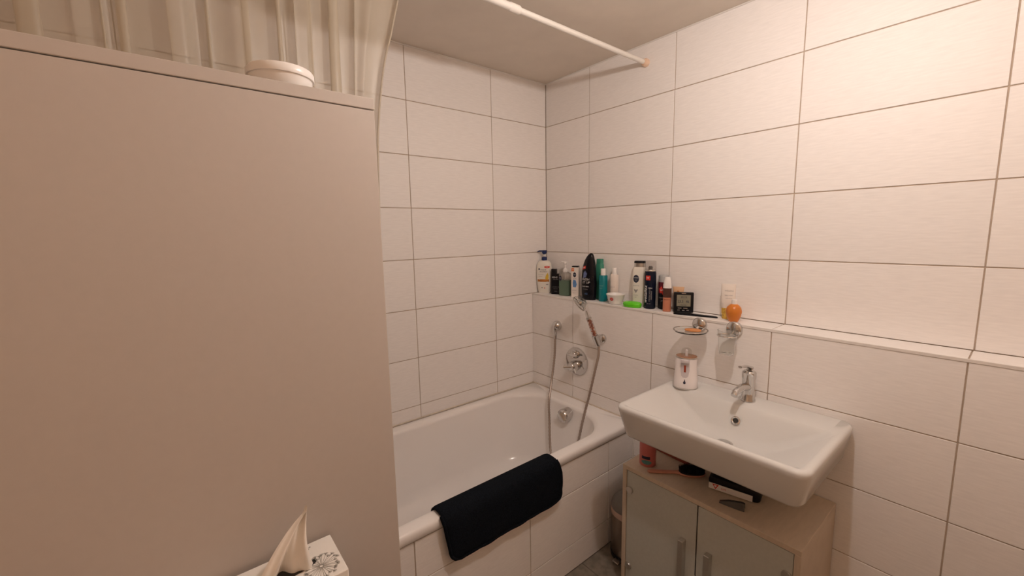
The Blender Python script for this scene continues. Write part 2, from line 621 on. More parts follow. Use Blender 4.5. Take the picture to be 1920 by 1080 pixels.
for m_, mm in zip(bead_mb, (AMBER, IVORY)):
    bo_ = m_.build('mineral_beads', mm, hs_)
    bo_['kind'] = 'stuff'
MB().tube([along(.0), along(.117), along(.120)], [.0146, .0146, .0135], 20).build('handle_sleeve', SHELL, hs_)
MB().tube([along(.116), along(.123)], [.0152, .0152], 20).build('collar', STEEL, hs_)
HC = Vector((-.070, -.050, .190))                 # centre of the spray head
HN = Vector((-.62, -.42, -.66)).normalized()      # direction the water leaves
neck = spline([along(.121), along(.145), along(.165) + Vector((.006, 0, .003)), HC - HN * .022], 6)
MB().tube(neck, [.013 - .003 * (i / (len(neck) - 1)) if i < len(neck) / 2 else .0105 + .010 * (i / (len(neck) - 1) - .5) for i in range(len(neck))], 18).build('neck', SHELL, hs_)
MB().tube([along(.121), along(.16)], [.0035, .0035], 10).build('inner_tube', STEEL, hs_)
hd = MB().lathe([(.010, -.030), (.022, -.026), (.034, -.017), (.041, -.006), (.043, .004), (.041, .009), (.0395, .008), (.0405, .003), (.0388, -.006), (.0322, -.0156), (.0205, -.0240), (.009, -.0275), (.010, -.030)], 32, cap0=False, cap1=False).build('head_dome', GLASS, hs_, HC)
hd.rotation_mode = 'QUATERNION'
hd.rotation_quaternion = HN.to_track_quat('Z', 'Y')
fp = MB().lathe([(.0385, .0), (.039, .003), (.037, .004), (1e-4, .0045)], 32).build('spray_plate', SHELL, hs_, HC + HN * .006)
fp.rotation_mode = 'QUATERNION'
fp.rotation_quaternion = hd.rotation_quaternion
rm = MB().lathe([(.0415, .006), (.0440, .007), (.0440, .010), (.0415, .011), (.0405, .0085)], 36, cap0=False, cap1=False).build('head_rim', STEEL, hs_, HC)
rm.rotation_mode = 'QUATERNION'
rm.rotation_quaternion = hd.rotation_quaternion
im = MB().lathe([(.008, -.018), (.014, -.014), (.016, -.004), (.016, .004)], 20).build('inner_chamber', CHROME, hs_, HC)
im.rotation_mode = 'QUATERNION'
im.rotation_quaternion = hd.rotation_quaternion

out = thing('hose_outlet', 'round chrome wall elbow feeding the shower hose', 'wall outlet', (.222, LEDGE, .977))
MB().lathe([(.029, 0), (.030, .008), (.027, .020), (.018, .032), (.007, .036), (1e-4, .0365)], 30, axis='y').build('rosette', CHROME, out)
MB().lathe([(.010, -.052), (.0125, -.048), (.0125, -.030), (.0145, -.024), (.0145, .004), (.008, .010)], 22, c=(0, -.024, 0)).build('spout', CHROME, out)
MB().lathe([(.0105, -.075), (.0105, -.050)], 6, c=(0, -.024, 0)).build('hose_nut', STEEL, out)

e0 = Vector((.222, LEDGE - .024, .903))
hend = Vector((.549, LEDGE - .050, .962)) - AX * .036
hp = spline([e0, (.232, -.165, .80), (.250, -.205, .68), (.285, -.262, .575), (.318, -.292, .47), (.372, -.335, .33), (.455, -.37, .262), (.520, -.36, .31), (.543, -.315, .43), (.548, -.275, .560), (.556, -.235, .69), (.563, -.198, .82), tuple(hend - Vector((-.006, .010, .045))), tuple(hend)], 16)
rad = [.0066 + .0008 * (1 if i % 2 else -1) for i in range(len(hp))]
hose = MB().tube(hp, rad, 12).build('shower_hose', HOSE, angle=180)
tag(hose, 'metal shower hose looping down into the bathtub', 'shower hose')

mx = thing('mixer_valve', 'round chrome bath mixer with a lever handle on the tiled wall', 'mixer valve', (.372, LEDGE, .797))
MB().lathe([(.079, 0), (.080, .004), (.078, .009), (.070, .011), (1e-4, .012)], 48, axis='y').build('escutcheon', CHROME, mx)
MB().lathe([(.024, .010), (.024, .020), (.018, .024), (.018, .040), (.015, .043), (1e-4, .0435)], 28, axis='y', c=(-.004, 0, .042)).build('diverter_knob', CHROME, mx)
MB().tube([(-.036, -.040, .040), (-.033, -.040, .040), (.030, -.040, .044), (.033, -.040, .044)], [.004, .0075, .0075, .004], 14).build('diverter_bar', CHROME, mx)
MB().lathe([(.029, .010), (.029, .030), (.026, .036), (.024, .056), (.020, .060), (1e-4, .061)], 32, axis='y', c=(0, 0, -.022)).build('lever_hub', CHROME, mx)
MB().tube([(.004, -.050, -.024), (-.016, -.060, -.026), (-.036, -.070, -.028)], [.0125, .0115, .0105], 16).build('lever', CHROME, mx)
MB().tube([(.014, -.048, -.018), (.036, -.052, -.050)], [.0042, .003], 10).build('temperature_pin', STEEL, mx)

# ------------------------------------------------------------------ curtain rod and curtain
RODX, RODZ = .689, 2.303
rod = thing('shower_rod', 'white telescopic shower curtain rod spanning above the tub edge', 'curtain rod', (RODX, 0, RODZ))
WROD = mat('rod_paint', (.80, .77, .72), .35, noise=(12, .02, (1, 1, 1)))
MB().lathe([(.0105, .0), (.0105, .80)], 20, axis='y').build('inner_rod', WROD, rod)
MB().lathe([(.0125, .785), (.0150, .79), (.0150, .83), (.0132, .835)], 20, axis='y').build('joint_sleeve', WROD, rod)
MB().lathe([(.0130, .80), (.0130, -ROOM_Y - .01)], 20, axis='y').build('outer_rod', WROD, rod)
ENDC = mat('rod_end_rubber', (.78, .58, .44), .6, noise=(12, .03, (1, 1, 1)))
MB().lathe([(.0185, .0), (.0185, .010), (.0165, .016), (.0125, .018), (.0125, .028)], 24, axis='y').build('end_cap', ENDC, rod)
MB().lathe([(.0125, -ROOM_Y - .028), (.0165, -ROOM_Y - .016), (.0185, -ROOM_Y - .010), (.0185, -ROOM_Y)], 24, axis='y').build('end_cap', ENDC, rod)

CURT = bpy.data.materials.new('curtain_vinyl')
CURT.use_nodes = True
nt = CURT.node_tree
for n_ in list(nt.nodes):
    if n_.type != 'OUTPUT_MATERIAL':
        nt.nodes.remove(n_)
outn = [n_ for n_ in nt.nodes if n_.type == 'OUTPUT_MATERIAL'][0]
tcn = nt.nodes.new('ShaderNodeTexCoord')
nz = nt.nodes.new('ShaderNodeTexNoise')
nz.inputs['Scale'].default_value = 14
nt.links.new(tcn.outputs['Object'], nz.inputs['Vector'])
cr = nt.nodes.new('ShaderNodeMix')
cr.data_type = 'RGBA'
cr.inputs[6].default_value = (.62, .56, .455, 1)
cr.inputs[7].default_value = (.68, .62, .51, 1)
nt.links.new(nz.outputs['Fac'], cr.inputs[0])
dif = nt.nodes.new('ShaderNodeBsdfPrincipled')
dif.inputs['Roughness'].default_value = .38
tr = nt.nodes.new('ShaderNodeBsdfTranslucent')
tp = nt.nodes.new('ShaderNodeBsdfTransparent')
m1 = nt.nodes.new('ShaderNodeMixShader')
m1.inputs[0].default_value = .4
m2 = nt.nodes.new('ShaderNodeMixShader')
m2.inputs[0].default_value = .42
nt.links.new(cr.outputs[2], dif.inputs['Base Color'])
nt.links.new(cr.outputs[2], tr.inputs['Color'])
nt.links.new(dif.outputs[0], m1.inputs[1])
nt.links.new(tr.outputs[0], m1.inputs[2])
nt.links.new(m1.outputs[0], m2.inputs[1])
nt.links.new(tp.outputs[0], m2.inputs[2])
nt.links.new(m2.outputs[0], outn.inputs[0])


def curtain():
    cu_ = thing('shower_curtain', 'cream translucent shower curtain gathered behind the tall cabinet', 'shower curtain', (0, 0, 0))
    NU, NV = 300, 40
    zt, zb = RODZ - .020, .66
    V, Fc = [], []
    ctrl = [(2.30, -1.228), (2.195, -1.254), (2.10, -1.279), (2.02, -1.303), (1.96, -1.315), (1.90, -1.325), (1.80, -1.337), (1.70, -1.342), (1.5, -1.348), (.6, -1.365)]

    def yedge(z):
        for (z0, y0), (z1, y1) in zip(ctrl, ctrl[1:]):
            if z1 <= z <= z0:
                return y0 + (y1 - y0) * (z0 - z) / (z0 - z1)
        return ctrl[-1][1]
    for i in range(NV + 1):
        z = zt + (zb - zt) * (i / NV) ** 1.25
        ye = yedge(z)
        yf = -2.06
        for j in range(NU + 1):
            u = j / NU
            wu = u * 11.0 + .28 * math.sin(u * 33 + .6) + .12 * math.sin(u * 57)
            fr = wu % 1.0
            am = .019 + .009 * math.sin(u * 27 + 2.2) + .004 * (2.3 - z) * math.sin(u * 41)
            x = RODX - .010 + .011 * math.cos(2 * PI * fr) + .004 * math.sin(u * 43)
            we = math.exp(-u / .07)
            y0_ = ye * we + (-1.300 - .02 * (zt - z)) * (1 - we)
            y = y0_ + (yf - y0_) * u + am * math.sin(2 * PI * fr) + .004 * math.sin(u * 29 + 2.0 * z)
            y = min(y, ye + .004)
            # folds fan towards the tucked lower edge
            V.append((x, y, z))
    for i in range(NV):
        for j in range(NU):
            a = i * (NU + 1) + j
            Fc.append((a, a + 1, a + NU + 2, a + NU + 1))
    MB().add(V, Fc).build('sheet', CURT, cu_, angle=180)
    # hem along the free edge
    MB().tube([V[i * (NU + 1)] for i in range(NV + 1)], .0032, 8).build('edge_hem', CURT, cu_, angle=180)
    for kx in range(12):
        y = -1.25 - kx * .07
        ringp = [(RODX + .020 * math.cos(t), y, RODZ - .006 + .024 * math.sin(t)) for t in [2 * PI * q / 20 for q in range(21)]]
        MB().tube(ringp, .0022, 6).build('ring', WPLASTIC, cu_)


curtain()

# ------------------------------------------------------------------ tall cabinet at the left
cx1, cyr, cyl, ct = 1.05, -1.485, -2.10, 1.793
tall = thing('tall_cabinet', 'tall cream bathroom cabinet beside the bathtub', 'cabinet', (0, 0, 0))
MB().box(.765, cx1 - .019, cyl, cyr, .06, ct - .022, bev=.001).build('body', CREAM, tall, smooth=False)
MB().box(.78, cx1 - .04, cyl + .01, cyr - .01, 0, .06).build('plinth', CREAM, tall, smooth=False)
MB().box(.760, cx1, cyl - .004, cyr, ct - .022, ct, bev=.001).build('top_board', CREAM, tall, smooth=False)
dr = MB().box(cx1 - .018, cx1, cyl + .002, cyr - .001, .065, ct - .0240, bev=.0008).build('door', CREAM, tall, smooth=False)
MB().tube([(cx1, -2.05, .88), (cx1 + .028, -2.05, .885), (cx1 + .028, -2.05, 1.015), (cx1, -2.05, 1.02)], .005, 10).build('handle', STEEL, dr)

tubj = thing('plastic_tub', 'round white plastic tub with a lid standing on the tall cabinet', 'container', (.985, -1.639, ct))
tubj.scale = (1, 1, .70)
MB().lathe([(.046, 0), (.050, .004), (.055, .034), (.055, .038)], 36).build('pot', WPLASTIC, tubj)
MB().lathe([(.0575, .032), (.058, .034), (.058, .048), (.055, .054), (.045, .058), (.02, .060), (1e-4, .0605)], 36).build('lid', WPLASTIC, tubj)

# low stand with the tissue box
st = thing('low_stand', 'low white stand in front of the tall cabinet', 'stand', (0, 0, 0))
sx0, sx1, sy0, sy1, sz = 1.056, 1.34, -2.08, -1.652, .825
MB().box(sx0, sx1, sy0, sy1, sz - .02, sz, bev=.001).build('top', WPLASTIC, st, smooth=False)
for a in (sx0 + .012, sx1 - .04):
    for b in (sy0 + .012, sy1 - .04):
        MB().box(a, a + .028, b, b + .028, 0, sz - .02, bev=.001).build('leg', WPLASTIC, st, smooth=False)
MB().box(sx0 + .012, sx1 - .012, sy0 + .012, sy1 - .012, .22, .236, bev=.001).build('shelf', WPLASTIC, st, smooth=False)
tb = thing('tissue_box', 'white tissue box printed with grey dandelions, a tissue standing up', 'tissue box', (1.121, -1.757, sz))
BOXP = mat('printed_card', (.80, .78, .74), .6, noise=(14, .02, (1, 1, 1)))
hx, hy, hz = .058, .120, .090
MB().box(-hx, hx, -hy, hy, 0, hz, bev=.0015).build('carton', BOXP, tb, smooth=False)
topf = lambda u, v: (v, u, hz + .0005)
decal(tb, 'slot', oval(.02, 0, .060, .014), DARKHOLE, topf)
PRINT = mat('grey_print', (.33, .32, .29), .7, noise=(20, .1, (1, 1, 1)))


def dandelion(cu_, cv, r, n, a0=0, a1=2 * PI):
    mb = MB()
    for i in range(n):
        a = a0 + (a1 - a0) * (i + random.uniform(-.3, .3)) / n
        rr = r * random.uniform(.75, 1.05)
        du, dv = math.cos(a), math.sin(a)
        w_ = .00045
        q = [(cu_ + du * .1 * r - dv * w_, cv + dv * .1 * r + du * w_), (cu_ + du * rr - dv * w_, cv + dv * rr + du * w_),
             (cu_ + du * rr + dv * w_, cv + dv * rr - du * w_), (cu_ + du * .1 * r + dv * w_, cv + dv * .1 * r - du * w_)]
        mb.add([topf(*x) for x in q], [(0, 1, 2, 3)])
        for s_ in (-.7, -.35, 0, .35, .7):      # fluff at the tip
            b = a + s_
            l = r * .22
            e = (cu_ + du * rr, cv + dv * rr)
            f_ = (e[0] + math.cos(b) * l, e[1] + math.sin(b) * l)
            pu, pv = -math.sin(b) * .0004, math.cos(b) * .0004
            pts = [(e[0] + pu, e[1] + pv), (f_[0] + pu, f_[1] + pv), (f_[0] - pu, f_[1] - pv), (e[0] - pu, e[1] - pv)]
            pts = [(max(-hy + .002, min(hy - .002, x)), max(-hx + .002, min(hx - .002, y))) for x, y in pts]
            mb.add([topf(*x) for x in pts], [(0, 1, 2, 3)])
    return mb.build('dandelion_print', PRINT, tb, smooth=False)


dandelion(.083, .020, .028, 30)
dandelion(.065, -.045, .012, 16)
dandelion(.050, .052, .010, 14)
MB().add([topf(u, v) for u, v in ((.085, -.002), (.055, -.020), (.0546, -.018), (.0846, .0005))], [(0, 1, 2, 3)]).build('stalk_print', PRINT, tb, smooth=False)
TISSUE = mat('tissue_paper', (.84, .80, .74), .9, noise=(30, .03, (1, 1, 1)))


def tissue():
    V, Fc = [], []
    NU, NV = 24, 18
    for i in range(NV + 1):
        t = i / NV
        wdt = .003 + .098 * (1 - t) ** .85
        for j in range(NU + 1):
            u = j / NU
            y = .074 - .010 * math.sin(t * 3.0) - u * wdt
            x = (.012 * math.sin(u * 9 + t * 2.0) + .005 * math.sin(u * 21)) * (1 - .6 * t) + .008 * math.sin(t * 4)
            V.append((x, y, hz - .004 + .118 * t - .012 * u * t))
    for i in range(NV):
        for j in range(NU):
            a = i * (NU + 1) + j
            Fc.append((a, a + 1, a + NU + 2, a + NU + 1))
    MB().add(V, Fc).build('tissue', TISSUE, tb, angle=180)


tissue()

# ------------------------------------------------------------------ washbasin
sk = thing('washbasin', 'white rectangular ceramic washbasin on the tiled wall', 'washbasin', (0, 0, 0))
SX0, SX1, SY0, SY1, SZ = .977, 1.603, -.590, LEDGE - .0005, .870
rg = [rrect(SX0 + .10, SX1 - .10, SY0 + .10, SY1, .03, SZ - .150, 8, 8),
      rrect(SX0 + .050, SX1 - .050, SY0 + .055, SY1, .03, SZ - .135, 8, 8),
      rrect(SX0 + .026, SX1 - .026, SY0 + .032, SY1, .03, SZ - .124, 8, 8),
      rrect(SX0 + .018, SX1 - .018, SY0 + .022, SY1, .04, SZ - .112, 8, 8),
      rrect(SX0 + .002, SX1 - .002, SY0 + .004, SY1, .036, SZ - .025, 8, 8),
      rrect(SX0, SX1, SY0, SY1, .036, SZ - .010, 8, 8),
      rrect(SX0 + .002, SX1 - .002, SY0 + .002, SY1, .036, SZ - .004, 8, 8),
      rrect(SX0 + .008, SX1 - .008, SY0 + .008, SY1 - .001, .032, SZ, 8, 8),
      rrect(SX0 + .020, SX1 - .020, SY0 + .018, SY1 - .120, .022, SZ + .0003, 8, 8),
      rrect(SX0 + .026, SX1 - .026, SY0 + .022, SY1 - .126, .024, SZ - .003, 8, 8),
      rrect(SX0 + .040, SX1 - .040, SY0 + .030, SY1 - .135, .03, SZ - .013, 8, 8),
      rrect(SX0 + .090, SX1 - .090, SY0 + .048, SY1 - .152, .04, SZ - .045, 8, 8),
      rrect(SX0 + .150, SX1 - .150, SY0 + .070, SY1 - .170, .05, SZ - .083, 8, 8),
      rrect(SX0 + .195, SX1 - .195, SY0 + .095, SY1 - .188, .05, SZ - .102, 8, 8),
      rrect(SX0 + .240, SX1 - .240, SY0 + .125, SY1 - .21, .03, SZ - .108, 8, 8)]
MB().loft(rg).build('basin', CERAMIC, sk, angle=70)
MB().lathe([(.029, 0), (.030, .002), (.026, .0045), (.016, .005), (.014, .009), (1e-4, .010)], 30, c=(1.290, -.372, SZ - .109)).build('drain', CHROME, sk)
oh = MB().lathe([(.015, 0), (.016, .002), (.012, .003), (.010, .001), (1e-4, 0)], 24).build('overflow_ring', CHROME, sk, (1.29, -.284, SZ - .050), (math.radians(62), 0, 0))
MB().lathe([(.0095, .001), (1e-4, .0012)], 20).build('overflow_hole', DARKHOLE, oh)
fa = thing('basin_tap', 'chrome single-lever tap at the back of the washbasin', 'tap', (1.29, -.185, SZ))
MB().lathe([(.026, 0), (.026, .006), (.023, .012), (.022, .085), (.024, .090), (.024, .112), (.018, .118), (1e-4, .119)], 30).build('body', CHROME, fa)
MB().tube([(0, -.005, .055), (0, -.06, .068), (0, -.112, .062), (0, -.125, .052)], [.016, .0135, .012, .011], 18).build('spout', CHROME, fa)
MB().tube([(0, 0, .116), (0, .01, .128), (0, -.03, .142), (0, -.085, .150)], [.013, .011, .008, .007], 14, flat=.6).build('lever', CHROME, fa)

# soap dispenser on the basin
sd = thing('soap_dispenser', 'white sensor soap dispenser standing on the washbasin corner', 'soap dispenser', (1.060, -.222, SZ), math.radians(22))
sd.scale = (1, 1, 1.13)
AMBERG = mat('amber_soap_window', (.30, .14, .07), .15, noise=(20, .15, (1, 1, 1)))
DISP = mat('dispenser_white', (.84, .80, .80), .25, noise=(12, .01, (1, 1, 1)))
pf = [(0, .046, .040), (.004, .048, .042), (.03, .0455, .040), (.07, .0425, .037), (.110, .0415, .0365), (.114, .0412, .0362)]
bottle(sd, 'body', pf, DISP, 2.2)
bottle(sd, 'base_ring', [(-.0005, .0465, .0405), (.003, .0488, .0428), (.0045, .0488, .0428)], STEEL, 2.2)
bottle(sd, 'liquid_window', [(.1135, .0405, .0355), (.1165, .0405, .0355), (.117, .032, .028), (.1172, .01, .01)], AMBERG, 2.2)
bottle(sd, 'rim', [(.112, .0425, .0375), (.1155, .0432, .0380), (.1165, .0425, .0375), (.1163, .0400, .0350), (.1135, .0400, .0350)], STEEL, 2.2)
bottle(sd, 'pump_dome', [(.116, .021, .021), (.135, .020, .020), (.142, .017, .017), (.146, .010, .010), (.147, .001, .001)], SHELL, 2.0)
bottle(sd, 'pump_core', [(.117, .006, .006), (.138, .005, .005), (.14, .002, .002)], DISP, 2.0)
fd = front(pf, 2.2, .0012)
LILAC = mat('dispenser_recess', (.58, .54, .56), .3, noise=(12, .02, (1, 1, 1)))
decal(sd, 'sensor_recess', [(-.016, .108), (.016, .108), (.017, .07), (.013, .050), (.006, .044), (-.006, .044), (-.013, .050), (-.017, .07)], LILAC, fd)
MB().box(-.017, .017, -.052, -.030, .100, .112, bev=.004, seg=2).build('nozzle', LILAC, sd)
fd2 = front(pf, 2.2, .0022)
decal(sd, 'level_window', rectp(-.004, .004, .064, .090), mat('red_brown_window', (.28, .045, .02), .3, noise=(90, .4, (1, 1, 1))), fd2)
decal(sd, 'drop_symbol', oval(0, .026, .005, .005, 16), INK, fd2)
decal(sd, 'drop_symbol', [(-.0032, .029), (.0032, .029), (.0, .040)], INK, fd2)

# glass soap dish
di = thing('soap_dish', 'round clear glass soap dish in a chrome wall mount', 'soap dish', (1.064, LEDGE, 1.099))
MB().lathe([(.030, 0), (.031, .008), (.029, .014), (.024, .018), (1e-4, .019)], 32, axis='y', c=(.0, 0, .020)).build('wall_mount', CHROME, di)
MB().tube([(0, -.015, .012), (0, -.030, .004)], [.008, .007], 12).build('bracket', CHROME, di)
DC = (0, -.080, 0)
MB().lathe([(.054, .001), (.062, .003), (.0662, .008), (.0672, .010), (.0662, .0115), (.062, .0085), (.053, .0055), (1e-4, .005)], 48, c=DC).build('dish', GLASS, di)
rp = [(DC[0] + .0665 * math.cos(t), DC[1] + .0665 * math.sin(t), .0105) for t in [2 * PI * q / 48 for q in range(49)]]
MB().tube(rp, .0018, 8).build('dish_rim', CHROME, di)
so = MB()
so.loft([sellipse(.032 * q, .020 * q, 2.4, z, 28) for z, q in ((0, .86), (.002, .98), (.005, 1), (.0075, .94), (.0092, .75), (.0098, .3))])
sb = so.build('soap_bar', mat('orange_soap', (.58, .24, .08), .45, noise=(20, .06, (1, 1, 1))), None, (1.072, LEDGE - .076, 1.1045), (0, 0, math.radians(20)))
tag(sb, 'thin orange soap bar lying in the glass dish', 'soap')

# tumbler holder at the right
th_ = thing('tumbler_holder', 'chrome wall ring holding a clear tumbler right of the soap dish', 'tumbler holder', (1.205, LEDGE, 1.105))
MB().lathe([(.030, 0), (.031, .008), (.029, .014), (.024, .018), (1e-4, .019)], 32, axis='y', c=(0, 0, .020)).build('wall_mount', CHROME, th_)
rp = [(.034 * math.cos(t), -.066 + .034 * math.sin(t), .004) for t in [2 * PI * q / 36 for q in range(37)]]
MB().tube(rp, .003, 8).build('ring', CHROME, th_)
MB().tube([(0, -.015, .012), (0, -.036, .004)], [.006, .004], 10).build('bracket', CHROME, th_)
tm = MB().lathe([(1e-4, -.070), (.025, -.070), (.027, -.066), (.0345, .022), (.0352, .024), (.0335, .024), (.0255, -.064), (1e-4, -.066)], 32, cap0=False, cap1=False)
t_ = tm.build('tumbler', GLASS, None, (1.205, LEDGE - .066, 1.105))
tag(t_, 'clear glass tumbler hanging in the chrome ring', 'tumbler')

# ------------------------------------------------------------------ under-sink cabinet
cb = thing('sink_cabinet', 'pale cabinet with frosted glass doors under the washbasin', 'cabinet', (0, 0, 0))
bx0, bx1, bf, bb, bt = .940, 1.572, -.476, LEDGE - .004, .570
P_ = .018
MB().box(bx0, bx1, bf, bb, bt - P_, bt, bev=.001).build('top_board', BEECH, cb, smooth=False)
MB().box(bx0, bx0 + P_, bf, bb, 0, bt - P_, bev=.001).build('side_panel', BEECH, cb, smooth=False)
MB().box(bx1 - P_, bx1, bf, bb, 0, bt - P_, bev=.001).build('side_panel', BEECH, cb, smooth=False)
MB().box(bx0 + P_, bx1 - P_, bf + .012, bb, .05, .05 + P_, bev=.001).build('bottom_board', BEECH, cb, smooth=False)
MB().box(bx0 + P_, bx1 - P_, bf + .05, bb, .29, .29 + P_, bev=.001).build('inner_shelf', BEECH, cb, smooth=False)
MB().box(bx0 + P_, bx1 - P_, bb - .004, bb, .05, bt - P_).build('back_panel', BEECH, cb, smooth=False)
MB().box(bx0 + P_, bx1 - P_, bf + .03, bf + .045, 0, .05, bev=.001).build('plinth', BEECH, cb, smooth=False)
mid = 1.256
for (a, b, hxp, hg) in ((bx0 + P_ + .002, mid - .0022, mid - .048, bx0 + P_ + .016), (mid + .0022, bx1 - P_ - .002, mid + .048, bx1 - P_ - .016)):
    d_ = MB().box(a, b, bf + .003, bf + .008, .055, bt - P_ - .003, bev=.0008).build('door', FROST, cb, smooth=False)
    MB().box(hxp - .010, hxp + .010, bf - .022, bf + .003, .18, .395, bev=.0015).build('handle', STEEL, d_, smooth=False)
    for zz in (.470, .128):
        MB().lathe([(.0145, -.003), (.015, .004), (.0135, .007), (1e-4, .0075)], 24, axis='y', c=(hg, bf + .003, zz)).build('hinge_cap', STEEL, d_)

# things on the cabinet
can = thing('pink_can', 'pink spray can with a dark label on the sink cabinet', 'can', (1.005, -.400, bt), math.radians(28))
PINK = mat('pink_can_paint', (.56, .16, .15), .35, noise=(10, .05, (1, 1, 1)))
pc = [(0, .030, .030), (.003, .0325, .0325), (.10, .0325, .0325), (.108, .030, .030), (.118, .018, .018), (.135, .016, .016), (.137, .012, .012)]
bottle(can, 'can_body', pc, PINK)
fc = front(pc)
decal(can, 'label', rectp(-.020, .012, .034, .046), INK, fc)
TEAL2 = mat('teal_print', (.10, .28, .28), .5, noise=(40, .15, (1, 1, 1)))
decal(can, 'leaf_print', oval(-.002, .021, .020, .009), TEAL2, fc)

hb_ = thing('hairbrush', 'pink wooden hairbrush with black bristles lying on the sink cabinet', 'hairbrush', (1.118, -.380, bt), math.atan2(.152, .155))
WOODP = mat('pink_wood', (.52, .24, .17), .45, noise=(25, .12, (1, 6, 6)))
BH = .012
br = []
for x, wd in ((-.108, .003), (-.104, .009), (-.09, .0115), (-.05, .0095), (-.01, .0085), (.008, .013), (.022, .024), (.045, .030), (.070, .031), (.092, .026), (.106, .015), (.111, .004)):
    br.append([(x, wd * math.cos(t), BH * (.5 + .5 * math.sin(t) * (1 if wd > .006 else .5))) for t in [2 * PI * q / 16 for q in range(16)]])
MB().loft(br).build('handle', WOODP, hb_)
MB().loft([sellipse(.050 * q, .028 * q, 2, z, 28, .060, 0) for z, q in ((BH - .002, 1), (BH + .003, .96), (BH + .006, .7), (BH + .007, .2))]).build('cushion', BLACK, hb_)
bm_ = MB()
for i in range(-10, 11):
    for j in range(-6, 7):
        x, y = i * .0045, j * .0045
        if (x / .048) ** 2 + (y / .0265) ** 2 < 1:
            bm_.tube([(.060 + x, y, BH + .002), (.060 + x * 1.05, y * 1.05, BH + .020)], [.0009, .0007], 5)
bo = bm_.build('bristles', BLACK, hb_)
bo['kind'] = 'stuff'

bc = thing('black_pouch', 'black case with a red triangle on its white label, under the basin', 'case', (1.315, -.315, bt), math.radians(12))
MB().loft([rrect(-.085 + i_, .085 - i_, -.045 + i_, .045 - i_, .02, z, 5, 3) for z, i_ in ((0, .006), (.004, .001), (.03, 0), (.046, .004), (.052, .016))]).build('case_body', BLACK, bc)
pfn = plane_front(.0452)
MB().box(-.080, .062, -.0466, -.0452, .004, .026).build('label', WPLASTIC, bc, smooth=False)
decal(bc, 'warning_triangle', [(-.068, .0245), (-.046, .0245), (-.057, .006)], RED, plane_front(.0468))
decal(bc, 'warning_triangle', [(-.0625, .0215), (-.0515, .0215), (-.057, .0125)], WHITEINK, plane_front(.0474))
lettering(bc, 'LIVE', .009, RED, -.030, .015, plane_front(.0470))
cl = thing('hair_clip', 'small dark grey hair clip at the front of the sink cabinet top', 'hair clip', (1.345, -.415, bt), math.radians(15))
DGREY = mat('dark_grey_plastic', (.07, .068, .065), .35, noise=(20, .1, (1, 1, 1)))
for s_ in (-1, 1):
    MB().loft([[(x, s_ * .002 + s_ * h * .35, z0), (x, s_ * .002 + s_ * (h * .35 + .004), z0), (x, s_ * .002 + s_ * .004, z0 + h), (x, s_ * .002, z0 + h)] for x, z0, h in ((-.038, 0, .004), (-.01, 0, .016), (.03, 0, .024), (.04, 0, .022))]).build('jaw', DGREY, cl, smooth=False)
MB().tube([(.02, -.006, .014), (.02, .006, .014)], .004, 10).build('spring', STEEL, cl)
rb = thing('brown_box', 'flat red-brown box at the back of the sink cabinet top', 'box', (1.035, -.235, bt), math.radians(-6))
MB().box(-.09, .09, -.05, .05, 0, .035, bev=.002).build('carton', mat('red_brown_card', (.26, .06, .035), .6, noise=(20, .1, (1, 1, 1))), rb, smooth=False)
MB().box(-.0915, .0915, -.0515, .0515, .022, .037, bev=.002).build('lid', MATS['red_brown_card'], rb, smooth=False)

# ------------------------------------------------------------------ pedal bin between tub and cabinet
bn = thing('pedal_bin', 'small grey metal pedal bin between bathtub and sink cabinet', 'bin', (.846, -.285, 0))
BINM = mat('bin_metal', (.30, .25, .21), .28, metal=.9, noise=(14, .05, (1, 1, 1)))
LIDM = mat('bin_lid', (.20, .19, .18), .4, noise=(14, .05, (1, 1, 1)))
RINGM = mat('bin_ring', (.58, .42, .36), .4, noise=(14, .05, (1, 1, 1)))
MB().lathe([(.080, .0), (.083, .004), (.083, .215)], 36).build('drum', BINM, bn)
MB().lathe([(.0845, .0), (.0855, .003), (.0855, .022), (.0838, .024)], 36).build('foot_ring', BLACK, bn)
MB().lathe([(.0835, .212), (.0862, .216), (.0862, .240), (.084, .244)], 36).build('collar', RINGM, bn)
MB().lathe([(.085, .242), (.085, .252), (.080, .268), (.064, .285), (.036, .296), (1e-4, .299)], 36).build('lid', LIDM, bn)
MB().box(-.016, .016, -.108, -.080, .006, .014, bev=.002).build('pedal', STEEL, bn)

# ------------------------------------------------------------------ things on the tiled shelf
def shelf_thing(name, label, cat, x, y, deg):
    return thing(name, label, cat, (x, y, SHELF), math.radians(deg))


# 1 white pump shampoo
o = shelf_thing('pump_shampoo', 'large white shampoo bottle with a dark blue pump in the corner', 'bottle', .044, -.062, 34)
WSH = mat('white_shampoo_plastic', (.80, .77, .70), .3, noise=(12, .015, (1, 1, 1)))
pr1 = [(0, .034, .020), (.004, .037, .023), (.03, .041, .025), (.08, .0475, .028), (.115, .049, .029), (.15, .048, .029), (.178, .044, .027), (.192, .036, .023), (.199, .024, .018), (.202, .015, .014)]
bottle(o, 'body', pr1, WSH, 2.6, 44)
bottle(o, 'pump_collar', [(.200, .0165, .0165), (.219, .0165, .0165), (.223, .012, .012), (.224, .006, .006)], NAVY)
bottle(o, 'pump_stem', [(.222, .0055, .0055), (.246, .0055, .0055)], WPLASTIC, 2, 16)
ph = bottle(o, 'pump_head', [(.238, .008, .008), (.246, .0145, .0145), (.258, .016, .015), (.262, .0155, .0145), (.263, .008, .008)], NAVY)
MB().tube([(-.010, 0, .257), (-.030, -.002, .258), (-.042, -.003, .254)], [.0055, .0045, .003], 10).build('spout', NAVY, ph)
f1 = front(pr1, 2.6)
f1b = front(pr1, 2.6, .0012)
lettering(o, 'head &', .0125, INK, .0, .145, f1)
